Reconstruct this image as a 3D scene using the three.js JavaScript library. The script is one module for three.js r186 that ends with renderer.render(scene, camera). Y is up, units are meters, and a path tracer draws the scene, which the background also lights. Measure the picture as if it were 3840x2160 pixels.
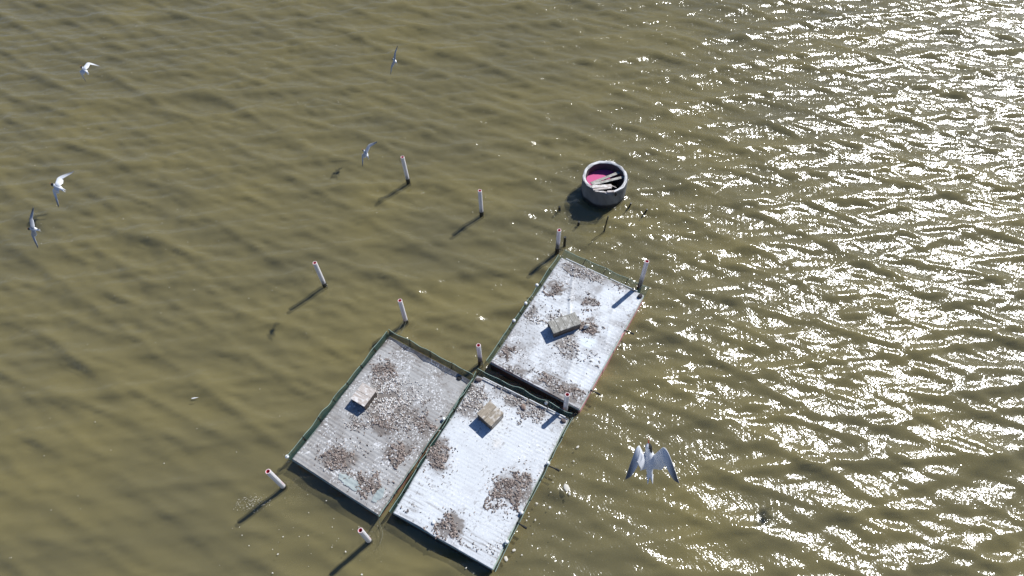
import * as THREE from 'three';
import { mergeGeometries, mergeVertices, toCreasedNormals } from 'three/addons/utils/BufferGeometryUtils.js';
import { RoundedBoxGeometry } from 'three/addons/geometries/RoundedBoxGeometry.js';

// ------------------------------------------------------------------ camera, sky, sun, exposure
const scene = new THREE.Scene();
const R2 = Math.PI / 180;
const camera = new THREE.PerspectiveCamera(47.865, 16 / 9, 0.1, 6000);
{
  const pitch = 56.296 * R2, roll = -1.184 * R2;
  const fwd = new THREE.Vector3(0, -Math.sin(pitch), -Math.cos(pitch));
  const up0 = new THREE.Vector3(0, Math.cos(pitch), -Math.sin(pitch));
  camera.position.set(0, 12, 0);
  camera.up.copy(up0.multiplyScalar(Math.cos(roll)).add(new THREE.Vector3(-Math.sin(roll), 0, 0)));
  camera.lookAt(fwd.add(camera.position));
  scene.add(camera);
}
const SUN = new THREE.Vector3(0.5363, 0.7003, -0.4709).normalize();
{ // clear blue sky: pale at the horizon, deep blue above, a soft glow round the sun
  const w = 256, h = 128, d = new Float32Array(w * h * 4), v = new THREE.Vector3();
  for (let j = 0; j < h; j++) for (let i = 0; i < w; i++) {
    const el = ((j + 0.5) / h - 0.5) * Math.PI, az = ((i + 0.5) / w - 0.5) * 2 * Math.PI;
    v.set(Math.cos(el) * Math.cos(az), Math.sin(el), Math.cos(el) * Math.sin(az));
    const up = Math.max(0, v.y), k = Math.pow(1 - up, 4.0), g = Math.pow(Math.max(0, v.dot(SUN)), 16);
    const o = (j * w + i) * 4;
    d[o] = 0.026 + 0.42 * k + 0.5 * g;
    d[o + 1] = 0.086 + 0.44 * k + 0.5 * g;
    d[o + 2] = 0.25 + 0.38 * k + 0.48 * g;
    d[o + 3] = 1;
  }
  const sky = new THREE.DataTexture(d, w, h, THREE.RGBAFormat, THREE.FloatType);
  sky.mapping = THREE.EquirectangularReflectionMapping;
  sky.magFilter = sky.minFilter = THREE.LinearFilter;
  sky.needsUpdate = true;
  scene.background = sky;
  scene.environment = sky;
}
const sun = new THREE.DirectionalLight(new THREE.Color(1, 0.995, 0.98), 4.9);
sun.position.copy(SUN).multiplyScalar(60).add(new THREE.Vector3(0, 0, -8));
sun.target.position.set(0, 0, -8);
sun.castShadow = true;
sun.shadow.mapSize.set(4096, 4096);
Object.assign(sun.shadow.camera, { left: -22, right: 22, top: 22, bottom: -22, near: 1, far: 140 });
scene.add(sun, sun.target);

const renderer = new THREE.WebGLRenderer({ antialias: true });
renderer.toneMapping = THREE.LinearToneMapping;
renderer.toneMappingExposure = 1.0;
renderer.shadowMap.enabled = true;

// ------------------------------------------------------------------ helpers
function rng(seed) { let a = seed >>> 0; return () => { a = (a + 0x6D2B79F5) | 0; let t = Math.imul(a ^ (a >>> 15), 1 | a); t = (t + Math.imul(t ^ (t >>> 7), 61 | t)) ^ t; return ((t ^ (t >>> 14)) >>> 0) / 4294967296; }; }
function hash2(x, y) { let h = Math.imul(x | 0, 374761393) + Math.imul(y | 0, 668265263); h = Math.imul(h ^ (h >>> 13), 1274126177); return ((h ^ (h >>> 16)) >>> 0) / 4294967296; }
function noise(x, y) { const xi = Math.floor(x), yi = Math.floor(y), fx = x - xi, fy = y - yi, u = fx * fx * (3 - 2 * fx), v = fy * fy * (3 - 2 * fy); const a = hash2(xi, yi), b = hash2(xi + 1, yi), c = hash2(xi, yi + 1), e = hash2(xi + 1, yi + 1); return a + (b - a) * u + (c - a) * v + (a - b - c + e) * u * v; }
function fbm(x, y, n = 4) { let s = 0, a = 0.5, t = 0; for (let i = 0; i < n; i++) { s += a * noise(x, y); t += a; x = x * 2.03 + 17.1; y = y * 2.03 + 5.7; a *= 0.5; } return s / t; }
const sstep = (a, b, x) => { const t = Math.min(1, Math.max(0, (x - a) / (b - a))); return t * t * (3 - 2 * t); };
const mix = (a, b, t) => a + (b - a) * t;
const counts = {};
function numbered(n) { const k = counts[n] = (counts[n] ?? -1) + 1; return k ? n + '_' + String(k).padStart(3, '0') : n; }
function tag(o, label, category, group, kind) {
  if (label) o.userData.label = label;
  if (category) o.userData.category = category;
  if (group) o.userData.group = group;
  if (kind) o.userData.kind = kind;
  return o;
}
function part(name, geo, mat, parent) { const m = new THREE.Mesh(geo, mat); m.name = name; m.castShadow = m.receiveShadow = true; parent.add(m); return m; }
function thing(name, label, category, pos = [0, 0, 0], turn = 0, group) {
  const o = new THREE.Group(); o.name = numbered(name); o.position.set(...pos); o.rotation.y = turn; scene.add(o);
  return tag(o, label, category, group);
}
const std = (r, g, b, rough = 0.8, extra = {}) => new THREE.MeshStandardMaterial({ color: new THREE.Color().setRGB(r, g, b), roughness: rough, ...extra });
function tube(points, r, seg = 24, rad = 6) { return new THREE.TubeGeometry(new THREE.CatmullRomCurve3(points.map((p) => new THREE.Vector3(...p))), seg, r, rad, false); }
function cyl(a, b, r0, r1, seg = 10) { const A = new THREE.Vector3(...a), B = new THREE.Vector3(...b), d = B.clone().sub(A), g = new THREE.CylinderGeometry(r1, r0, d.length(), seg); g.applyQuaternion(new THREE.Quaternion().setFromUnitVectors(new THREE.Vector3(0, 1, 0), d.normalize())); const m = A.add(B).multiplyScalar(0.5); g.translate(m.x, m.y, m.z); return g; }
function texture(w, h, fn, srgb = false) { // fn(i, j, out) gives linear 0..1 colour
  const d = new Uint8Array(w * h * 4), c = [0, 0, 0, 1];
  for (let j = 0; j < h; j++) for (let i = 0; i < w; i++) { c[3] = 1; fn(i, j, c); const o = (j * w + i) * 4; for (let k = 0; k < 3; k++) { let v = Math.min(1, Math.max(0, c[k])); if (srgb) v = v <= 0.0031308 ? v * 12.92 : 1.055 * Math.pow(v, 1 / 2.4) - 0.055; d[o + k] = v * 255 + 0.5; } d[o + 3] = c[3] * 255; }
  const t = new THREE.DataTexture(d, w, h, THREE.RGBAFormat); t.magFilter = t.minFilter = THREE.LinearFilter; t.wrapS = t.wrapT = THREE.RepeatWrapping; if (srgb) t.colorSpace = THREE.SRGBColorSpace; t.needsUpdate = true; return t;
}
function jitter(geo, amt, seed, freq = 9) { // uneven surface: the same shift for vertices at the same place
  const p = geo.attributes.position;
  for (let i = 0; i < p.count; i++) { const x = p.getX(i), y = p.getY(i), z = p.getZ(i); p.setXYZ(i, x + (noise(y * freq + seed, z * freq + 3.3) - 0.5) * amt, y + (noise(z * freq + seed + 9, x * freq) - 0.5) * amt, z + (noise(x * freq + seed + 21, y * freq + 7) - 0.5) * amt); }
  geo.computeVertexNormals(); return geo;
}

// ------------------------------------------------------------------ water
const waves = [], ripples = [];
{
  const r = rng(11), WIND = 94 * R2; // crests run across the view, waves travel towards the camera
  for (let i = 0; i < 24; i++) {
    const t = i / 23, lam = 0.58 * Math.pow(2.4 / 0.58, Math.pow(t, 1.05)) * (0.93 + 0.14 * r()), k = 2 * Math.PI / lam;
    const dir = WIND + (r() + r() + r() - 1.5) * 0.95;
    const band = Math.exp(-Math.pow(Math.log(lam / 1.0) / 0.44, 2));
    waves.push([k * Math.cos(dir), k * Math.sin(dir), r() * 6.283, (0.090 * (0.20 + band)) / k]);
  }
  for (let i = 0; i < 40; i++) {
    const lam = 0.17 * Math.pow(0.60 / 0.17, r()), k = 2 * Math.PI / lam, dir = WIND + 0.85 + (r() + r() - 1) * 1.25;
    ripples.push([k * Math.cos(dir), k * Math.sin(dir), r() * 6.283, 0.0100 / k]);
  }
}
// small rings where the waves meet the poles and the stakes
const STANDING = [[-2.539, -11.261], [-0.694, -10.152], [1.057, -8.976], [2.806, -7.9], [-4.189, -8.185], [-2.3, -7.197], [-0.684, -6.156], [-4.316, -3.687], [-2.623, -2.698], [1.236, -9.147], [2.211, -9.602], [1.19, -10.254], [2.886, -10.313], [3.254, -10.129]];
const out3 = [0, 0, 0];
function water(x, z) { // height and its two slopes
  let h = 0, hx = 0, hz = 0;
  for (const [kx, kz, ph, a] of waves) {
    const p0 = kx * x + kz * z + ph, p = p0 - 0.5 * Math.sin(p0), f = Math.exp(3.1 * (Math.sin(p) - 1));
    const s = a * 1.35 * f * 3.1 * Math.cos(p) * (1 - 0.5 * Math.cos(p0));
    h += a * 1.35 * (f - 0.2); hx += s * kx; hz += s * kz;
  }
  const lee = 1 - 0.55 * sstep(-6.0, -3.2, z) * sstep(6.5, 2.5, x);
  const gust = (0.45 + 1.1 * fbm(x * 0.33 + 40, z * 0.5 + 11, 3)) * lee;
  const swell = 0.5 + 0.5 * lee;
  h *= swell; hx *= swell; hz *= swell;
  for (const [kx, kz, ph, a] of ripples) { const p = kx * x + kz * z + ph, c = a * gust * Math.cos(p); h += a * gust * Math.sin(p); hx += c * kx; hz += c * kz; }
  for (const [px, pz] of STANDING) { const dx = x - px; if (dx > 0.9 || dx < -0.9) continue; const dz = z - pz, d2 = dx * dx + dz * dz; if (d2 < 0.8) { const d = Math.sqrt(d2) + 1e-4, e = Math.exp(-d / 0.2) * 0.006, q = d * 48, sl = -e * (48 * Math.sin(q) + 5 * Math.cos(q)) / d; h += e * Math.cos(q); hx += sl * dx; hz += sl * dz; } }
  const fx = Math.max(0, Math.abs(x) - 17), fz = Math.max(0, -20.5 - z, z + 0.5), fade = 1 - sstep(0, 7, Math.hypot(fx, fz));
  out3[0] = h * fade; out3[1] = hx * fade; out3[2] = hz * fade;
  return out3;
}
{
  const xs = [], zs = [];
  const outward = (a, from, sign, d) => { let x = from; for (let i = 0; i < 46; i++) { d *= 1.27; x += sign * d; a.push(x); } };
  const lo = []; outward(lo, -17, -1, 0.03); xs.push(...lo.reverse()); for (let x = -17; x <= 17.001; x += 0.0285) xs.push(x); outward(xs, 17, 1, 0.03);
  const lz = []; outward(lz, -20.5, -1, 0.034); zs.push(...lz.reverse()); for (let z = -20.5; z <= -0.8; z += 0.0225 + 0.014 * Math.min(1, (-z - 1) / 19)) zs.push(z); outward(zs, zs[zs.length - 1], 1, 0.03);
  const nx = xs.length, nz = zs.length, n = nx * nz;
  const P = new Float32Array(n * 3), N = new Float32Array(n * 3), U = new Float32Array(n * 2);
  const ca = Math.cos(0.4) / 2.4, sa = Math.sin(0.4) / 2.4;
  for (let j = 0, q = 0; j < nz; j++) for (let i = 0; i < nx; i++, q++) {
    const x = xs[i], z = zs[j], w = water(x, z), l = 1 / Math.hypot(w[1], 1, w[2]);
    P[q * 3] = x; P[q * 3 + 1] = w[0]; P[q * 3 + 2] = z;
    N[q * 3] = -w[1] * l; N[q * 3 + 1] = l; N[q * 3 + 2] = -w[2] * l;
    U[q * 2] = x * ca - z * sa; U[q * 2 + 1] = x * sa + z * ca;
  }
  const I = new Uint32Array((nx - 1) * (nz - 1) * 6);
  for (let j = 0, q = 0; j < nz - 1; j++) for (let i = 0; i < nx - 1; i++) { const a = j * nx + i, b = a + 1, c = a + nx, e = c + 1; I[q++] = a; I[q++] = c; I[q++] = b; I[q++] = b; I[q++] = c; I[q++] = e; }
  const g = new THREE.BufferGeometry();
  g.setAttribute('position', new THREE.BufferAttribute(P, 3)); g.setAttribute('normal', new THREE.BufferAttribute(N, 3));
  g.setAttribute('uv', new THREE.BufferAttribute(U, 2)); g.setIndex(new THREE.BufferAttribute(I, 1));
  // capillary ripples, a tile of 2.4 m
  const S = 1024, HX = new Float32Array(S * S), HZ = new Float32Array(S * S), r = rng(5), wl = [];
  for (let i = 0; i < 84; i++) { const lam = 0.018 * Math.pow(0.14 / 0.018, Math.pow(r(), 1.25)), k = 2.4 / lam, dir = (94 * R2 - 0.4) + (r() - 0.5) * 3.14; wl.push([Math.round(k * Math.cos(dir)), Math.round(k * Math.sin(dir)), r() * 6.283, 0.0168]); }
  const TS = new Float32Array(S); for (let i = 0; i < S; i++) TS[i] = Math.cos(i / S * 2 * Math.PI);
  for (const [a, b, ph, sl] of wl) { const p0 = Math.round(ph / 6.2832 * S), m = Math.hypot(a, b) || 1, ax = sl * a / m, bz = sl * b / m; for (let j = 0; j < S; j++) { let q = (b * j + p0) & (S - 1); const o = j * S; for (let i = 0; i < S; i++) { const c = TS[q]; HX[o + i] += ax * c; HZ[o + i] += bz * c; q = (q + a) & (S - 1); } } }
  const d = new Float32Array(S * S * 4);
  for (let i = 0; i < S * S; i++) { const l = 0.5 / Math.hypot(HX[i], HZ[i], 1); d[i * 4] = 0.5 - HX[i] * l; d[i * 4 + 1] = 0.5 - HZ[i] * l; d[i * 4 + 2] = 0.5 + l; d[i * 4 + 3] = 1; }
  const ripple = new THREE.DataTexture(d, S, S, THREE.RGBAFormat, THREE.FloatType); ripple.wrapS = ripple.wrapT = THREE.RepeatWrapping; ripple.magFilter = ripple.minFilter = THREE.LinearFilter; ripple.needsUpdate = true;
  // the clear skin of the water mirrors sun and sky and lets light through to the silt
  const m = new THREE.MeshPhysicalMaterial({ color: 0xffffff, roughness: 0.15, ior: 1.50, transmission: 1, thickness: 0, normalMap: ripple });
  const mesh = new THREE.Mesh(g, m); mesh.name = 'water'; mesh.receiveShadow = true; scene.add(mesh); tag(mesh, 'muddy olive green lake water with small wind waves', null, null, 'structure');
}
// silt suspended under the surface scatters the light back: a thin cloud and a dense one below it, following the waves ever more softly
function murk(label, depth, k, opacity, step) {
  const grow = (from, sign, d) => { const q = []; let x = from; for (let i = 0; i < 40; i++) { d *= 1.32; x += sign * d; q.push(x); } return q; }, xs = [], zs = [];
  xs.push(...grow(-17, -1, step).reverse()); for (let x = -17; x <= 17.001; x += step) xs.push(x); xs.push(...grow(17, 1, step));
  zs.push(...grow(-20.5, -1, step).reverse()); for (let z = -20.5; z <= -0.8; z += step) zs.push(z); zs.push(...grow(-0.8, 1, step));
  const nx = xs.length, nz = zs.length, P = new Float32Array(nx * nz * 3), N = new Float32Array(nx * nz * 3), C = new Float32Array(nx * nz * 3), I = new Uint32Array((nx - 1) * (nz - 1) * 6);
  for (let j = 0, q = 0; j < nz; j++) for (let i = 0; i < nx; i++, q++) {
    const x = xs[i], z = zs[j], w = water(x, z), l = 1 / Math.hypot(w[1] * k, 1, w[2] * k);
    P[q * 3] = x; P[q * 3 + 1] = Math.min(w[0] - depth * 0.4, w[0] * k - depth); P[q * 3 + 2] = z;
    N[q * 3] = -w[1] * l * k; N[q * 3 + 1] = l; N[q * 3 + 2] = -w[2] * l * k;
    const t = fbm(x * 0.6 + 3, z * 0.9 + 8, 3) - 0.5, s = 1 + 0.34 * t; // drifting silt
    C[q * 3] = s * (1 + 0.05 * t); C[q * 3 + 1] = s; C[q * 3 + 2] = s * (1 - 0.25 * t);
  }
  for (let j = 0, q = 0; j < nz - 1; j++) for (let i = 0; i < nx - 1; i++) { const a = j * nx + i, b = a + 1, c = a + nx, e = c + 1; I[q++] = a; I[q++] = c; I[q++] = b; I[q++] = b; I[q++] = c; I[q++] = e; }
  const g = new THREE.BufferGeometry();
  g.setAttribute('position', new THREE.BufferAttribute(P, 3)); g.setAttribute('normal', new THREE.BufferAttribute(N, 3)); g.setAttribute('color', new THREE.BufferAttribute(C, 3)); g.setIndex(new THREE.BufferAttribute(I, 1));
  const m = new THREE.MeshStandardMaterial({ color: new THREE.Color().setRGB(0.214, 0.182, 0.074), roughness: 1, vertexColors: true });
  if (opacity < 1) { m.transparent = true; m.opacity = opacity; }
  const o = new THREE.Mesh(g, m); o.name = numbered('murky_water'); o.receiveShadow = true; scene.add(o); tag(o, label, null, null, 'structure');
}
murk('cloudy olive brown silt at the top of the lake water', 0.026, 1.05, 0.42, 0.06);
murk('dense olive brown silt deeper in the lake water', 0.11, 0.75, 1, 0.10);

// ------------------------------------------------------------------ materials
const M = {
  foam: std(0.52, 0.20, 0.19, 0.85), rope: std(0.17, 0.17, 0.12, 0.9), netRope: std(0.30, 0.40, 0.34, 0.8), black: std(0.012, 0.013, 0.014, 0.7),
  shadeStrip: std(0.014, 0.018, 0.018, 0.9, { side: THREE.DoubleSide }), foamPink: std(0.66, 0.33, 0.32, 0.85), ball: std(0.82, 0.83, 0.82, 0.5), batten: std(0.72, 0.73, 0.72, 0.6), stone: std(0.62, 0.61, 0.58, 0.9), darkStone: std(0.05, 0.045, 0.045, 0.9),
};
const netAlpha = texture(256, 256, (i, j, c) => { const g = (i % 16 < 5 || j % 16 < 5) ? 1.0 : 0.66; const v = g * (0.75 + 0.5 * fbm(i / 30, j / 30, 3)); c[0] = c[1] = c[2] = v; });
M.net = std(0.020, 0.062, 0.050, 0.75, { transparent: true, alphaMap: netAlpha, side: THREE.DoubleSide, opacity: 0.92 });
M.netThin = std(0.020, 0.070, 0.055, 0.75, { transparent: true, alphaMap: netAlpha, side: THREE.DoubleSide, opacity: 0.5 });
function woodTex(seed, base, dark, pale) { return texture(256, 128, (i, j, c) => { const g = fbm(i / 60 + seed, j / 3.2 + seed * 3, 4), f = fbm(i / 40 + seed, j / 30 + 9, 3), k = noise(i / 8 + seed, j / 8); const w = sstep(0.52, 0.75, f); for (let q = 0; q < 3; q++) { let v = mix(dark[q], base[q], sstep(0.25, 0.62, g)); v = mix(v, pale[q], w * 0.75); c[q] = v * (0.9 + 0.2 * k); } }, true); }
const wood = [0, 1, 2, 3].map((s) => std(1, 1, 1, 0.85, { map: woodTex(s * 7.3 + 1, [0.40, 0.34, 0.26], [0.24, 0.20, 0.15], [0.68, 0.64, 0.58]) }));
const woodGrey = [0, 1, 2].map((s) => std(1, 1, 1, 0.85, { map: woodTex(s * 5.1 + 33, [0.37, 0.355, 0.31], [0.22, 0.21, 0.18], [0.60, 0.585, 0.545]) }));
const woodWhite = [0, 1].map((s) => std(1, 1, 1, 0.85, { map: woodTex(s * 5.1 + 63, [0.60, 0.54, 0.49], [0.42, 0.36, 0.31], [0.84, 0.82, 0.79]) }));
const woodShaded = std(1, 1, 1, 0.85, { map: woodTex(91, [0.11, 0.088, 0.070], [0.055, 0.045, 0.037], [0.17, 0.14, 0.115]) });  // dark side-board wood, its colour deepened further to stand in for shade

// ------------------------------------------------------------------ rafts
const W = 2.02, L = 3.04, HD = 0.20, RIDGES = 40;
const RAFTS = {
  L: { c: [-2.516, -4.906], th: 0.5504, amp: 0.0019, seed: 3, base: [0.47, 0.465, 0.45],
    P: [[-0.578,-0.815,0.219,-0.128,0.157,0.21,0.7,0],[-0.344,-0.575,0.28,-0.163,0.143,0.192,0.7,1],[-0.185,-0.265,0.326,-0.19,0.185,0.248,0.85,1],[0.087,-0.139,0.371,-0.217,0.144,0.195,1.0,2],[0.066,0.118,0.27,-0.158,0.125,0.167,0.8,0],[-0.389,0.314,0.222,-0.129,0.093,0.119,0.35,2],[0.786,-0.285,0.196,-0.114,0.118,0.17,0.5,0],[-0.279,1.076,0.251,-0.147,0.128,0.158,1.0,0],[0.648,0.436,0.203,-0.119,0.12,0.164,1.0,0],[0.535,1.19,0.209,-0.123,0.139,0.181,0.7,0],[0.083,1.267,0.141,-0.082,0.069,0.086,0.25,0],[0.088,-0.753,0.203,-0.118,0.111,0.155,0.25,1],[0.042,0.641,0.409,-0.239,0.088,0.114,0.07,2],[-0.169,1.255,0.354,-0.207,0.105,0.129,0.1,2],[0.31,-0.269,0.371,-0.217,0.228,0.317,0.2,2],[0.533,-1.538,0.31,-0.18,0.091,0.137,0.12,3]] },
  M: { c: [-0.581, -3.971], th: 0.502, amp: 0.0009, seed: 17, base: [0.755, 0.785, 0.805],
    P: [[-0.835,0.263,0.173,-0.09,0.176,0.289,1.0,0],[-0.023,1.268,0.205,-0.107,0.101,0.169,1.0,0],[0.759,0.152,0.288,-0.15,0.141,0.271,1.0,0],[0.472,0.362,0.167,-0.088,0.076,0.14,0.35,0],[0.539,0.596,0.213,-0.111,0.05,0.092,0.35,0],[-0.841,-1.131,0.209,-0.109,0.109,0.193,0.7,2],[-0.778,-0.844,0.233,-0.121,0.092,0.161,0.8,2],[-0.05,-1.399,0.286,-0.149,0.065,0.125,0.8,2],[0.334,-1.353,0.283,-0.147,0.062,0.124,0.6,2],[-0.495,-1.42,0.315,-0.164,0.061,0.113,0.25,3],[-0.774,1.312,0.142,-0.074,0.071,0.11,0.2,3],[0.708,1.335,0.251,-0.131,0.047,0.085,0.18,2],[0.418,1.349,0.23,-0.12,0.049,0.085,0.12,3],[0.366,-1.161,0.306,-0.159,0.055,0.108,0.2,2]] },
  R: { c: [1.188, -6.842], th: 0.55, amp: 0.0009, seed: 29, base: [0.755, 0.785, 0.805],
    P: [[-0.512,-1.423,0.289,-0.168,0.078,0.151,1.0,2],[-0.186,-1.454,0.24,-0.139,0.068,0.136,0.9,2],[-0.771,-0.73,0.171,-0.099,0.086,0.159,1.0,0],[0.076,-0.751,0.175,-0.101,0.064,0.128,0.55,0],[-0.857,0.01,0.185,-0.108,0.108,0.19,0.45,3],[-0.481,-0.027,0.23,-0.134,0.067,0.122,0.35,2],[0.38,-0.207,0.182,-0.106,0.088,0.175,1.0,0],[0.13,0.388,0.246,-0.143,0.109,0.206,0.55,2],[0.35,0.53,0.177,-0.103,0.066,0.127,0.3,3],[-0.855,1.164,0.189,-0.11,0.089,0.149,0.6,0],[-0.374,1.379,0.328,-0.191,0.07,0.121,0.4,3],[0.135,1.308,0.216,-0.126,0.066,0.12,0.6,0],[0.274,1.353,0.172,-0.1,0.065,0.119,0.4,2],[0.605,1.287,0.193,-0.112,0.057,0.107,0.8,0],[0.826,1.282,0.128,-0.075,0.052,0.099,1.0,0],[0.418,-1.533,0.166,-0.096,0.057,0.12,0.5,2],[0.756,0.427,0.198,-0.115,0.089,0.178,0.15,3],[-0.207,-0.079,0.573,-0.332,0.058,0.108,0.15,2]] },
};
// long creases of the white sheet on the right raft: [u, v] ends, height
const FOLDS = [[-0.62, -1.42, -0.32, -0.62, 0.016], [-0.32, -0.62, 0.02, -0.02, 0.016], [0.42, 0.62, 0.52, 1.24, 0.010], [0.74, 0.45, 0.80, 1.12, 0.008], [0.55, -1.0, 0.86, 0.1, 0.005]];
function foldAt(u, v) { let s = 0; for (const [a, b, c, d, h] of FOLDS) { const t = Math.min(1, Math.max(0, ((u - a) * (c - a) + (v - b) * (d - b)) / ((c - a) ** 2 + (d - b) ** 2))), q = Math.hypot(u - a - t * (c - a), v - b - t * (d - b)); s += 1.9 * h * Math.exp(-q * q / 0.0005); } return s; }
function patchAt(P, u, v, soft = 1.5) { let s = 0; for (const [cu, cv, a, b, c, d, k] of P) { const x = u - cu, y = v - cv, D = a * d - b * c, p = (x * d - y * c) / D, q = (y * a - x * b) / D; s = Math.max(s, k * Math.exp(-(p * p + q * q) * soft)); } return s; }
function deckY(R, u, v) {
  const k = R.amp * (R.amp < 0.003 ? 0.1 + 1.3 * fbm(u * 1.6 + R.seed, v * 1.1, 2) : 1);
  return HD + k * Math.cos(v / (L / RIDGES) * 2 * Math.PI) + 0.022 * (fbm(u * 1.3 + R.seed, v * 1.3 + 4, 3) - 0.5) + (R === RAFTS.R ? foldAt(u, v) : 0) + 0.02 * patchAt(R.P, u, v) * 0.4;
}
function edgeWobble(R, t, side) { return 0.035 * (fbm(t * 1.7 + side * 7 + R.seed, side * 3.1, 3) - 0.5); }
function deckGeo(R) { // corrugated top with a lip folded down all round
  const nu = 64, nv = 360, P = [], U = [], I = [];
  for (let j = -1; j <= nv + 1; j++) for (let i = -1; i <= nu + 1; i++) {
    const fi = Math.min(nu, Math.max(0, i)), fj = Math.min(nv, Math.max(0, j));
    let u = (fi / nu - 0.5) * W, v = (fj / nv - 0.5) * L;
    let y = deckY(R, u, v); const lip = i < 0 || i > nu || j < 0 || j > nv;
    u += edgeWobble(R, v, u < 0 ? 1 : 2) * Math.abs(u) / W * 2; v += edgeWobble(R, u, v < 0 ? 3 : 4) * Math.abs(v) / L * 2;
    if (lip) { y -= 0.045 + 0.02 * noise(u * 5, v * 5); u *= 1.004; v *= 1.004; }
    P.push(u, y, v); U.push(fi / nu, fj / nv);
  }
  const s = nu + 3;
  for (let j = 0; j < nv + 2; j++) for (let i = 0; i < nu + 2; i++) { const a = j * s + i, b = a + 1, c = a + s, e = c + 1; I.push(a, c, b, b, c, e); }
  const g = new THREE.BufferGeometry(); g.setAttribute('position', new THREE.Float32BufferAttribute(P, 3)); g.setAttribute('uv', new THREE.Float32BufferAttribute(U, 2)); g.setIndex(I); g.computeVertexNormals(); return g;
}
function deckTex(R, key) {
  const w = 768, h = 1152, s = R.seed * 3.7;
  return texture(w, h, (i, j, c) => {
    const u = ((i + 0.5) / w - 0.5) * W, v = ((j + 0.5) / h - 0.5) * L;
    const pm = patchAt(R.P, u + (fbm(u * 6 + s, v * 6, 4) - 0.5) * 0.34, v + (fbm(u * 6, v * 6 + s, 4) - 0.5) * 0.34);
    const halo = patchAt(R.P, u + (fbm(u * 4 + s, v * 4, 3) - 0.5) * 0.5, v + (fbm(u * 4, v * 4 + s, 3) - 0.5) * 0.5, 0.35);
    const big = fbm(u * 1.5 + s, v * 1.1 + s, 4), mid = fbm(u * 5 + s, v * 7 + 2, 4), fine = fbm(u * 60, v * 60 + s, 2);
    const valley = 0.5 - 0.5 * Math.cos(v / (L / RIDGES) * 2 * Math.PI), streak = fbm(u * 2.4 + s, v * 38 + s, 3);
    const edge = Math.min(u + W / 2, W / 2 - u, v + L / 2, L / 2 - v), top = v + L / 2;
    let dirt = sstep(0.40, 0.66, big) * (key === 'M' ? 0.06 : key === 'R' ? 0.30 : 0.22) + sstep(0.46, 0.7, mid) * (key === 'M' ? 0.08 : key === 'R' ? 0.28 : 0.2) + sstep(0.06, 0.45, pm) * 0.74;  // patch term adds dirt round the gravel and painted shade between its stones
    dirt += sstep(0.42, 0.75, streak) * valley * (key === 'L' ? 0.30 : 0.07 + 0.6 * sstep(0.7, 1.4, v)) + 0.30 * sstep(0.14, 0.0, edge) * mid;
    dirt += 0.30 * sstep(0.25, 0.85, halo) * sstep(0.38, 0.62, fbm(u * 10 + s, v * 16, 3));
    if (key === 'L') dirt += 0.22 * sstep(0.35, 0.0, top) + 0.14 * sstep(0.45, 0.65, fbm(u * 2.2 + 50, v * 2 + 9, 3)) + 0.35 * sstep(0.5, 0.62, fbm(u * 7 + 5, v * 7 + 90, 4)) * sstep(0.6, 0.05, top);
    if (key === 'M') dirt += 0.34 * sstep(0.48, 0.0, top) * (0.5 + mid);
    if (key === 'R') dirt += 0.30 * sstep(0.45, 0.75, fbm(u * 3 + 7, v * 3 + 2, 4)) * sstep(0.2, 0.7, v) * sstep(-0.2, 0.5, u) + 0.22 * sstep(0.25, 0.0, top) * (0.4 + mid);
    const spot = sstep(0.74, 0.86, noise(u * 34 + s, v * 34)) * sstep(0.3, 0.6, noise(u * 3 + 8, v * 3 + s)) * 0.4 + sstep(0.84, 0.92, noise(u * 70 + s, v * 70)) * 0.3;
    dirt = Math.min(0.92, dirt + spot);
    const D = [0.185, 0.158, 0.138];
    const sh = 0.93 + 0.16 * (fine - 0.5) + 0.06 * (mid - 0.5);
    for (let k = 0; k < 3; k++) c[k] = mix(R.base[k] * sh, D[k] * (0.75 + 0.5 * fine), dirt);
    const guano = sstep(0.70, 0.80, noise(u * 46 + 9, v * 46 + s)) * sstep(0.35, 0.6, noise(u * 4 + s, v * 4 + 3));
    if (guano > 0) for (let k = 0; k < 3; k++) c[k] = mix(c[k], 0.82, guano * 0.7);
    if (key === 'R') { const cl = sstep(0.20, 0.08, Math.hypot((u - 0.50) * 0.9, v - 0.13) + 0.16 * (fbm(u * 8 + 3, v * 8, 3) - 0.5)); c[0] = mix(c[0], 0.74, cl); c[1] = mix(c[1], 0.80, cl); c[2] = mix(c[2], 0.83, cl); }
    if (key === 'M') { const o = sstep(0.16, 0.0, Math.hypot(u - 0.02, v + 0.46)) * 0.25; c[1] *= 1 - 0.18 * o; c[2] *= 1 - 0.4 * o; }
  }, true);
}
function sheetMat(R, key) { return std(1, 1, 1, 0.75, { map: deckTex(R, key) }); }
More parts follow.
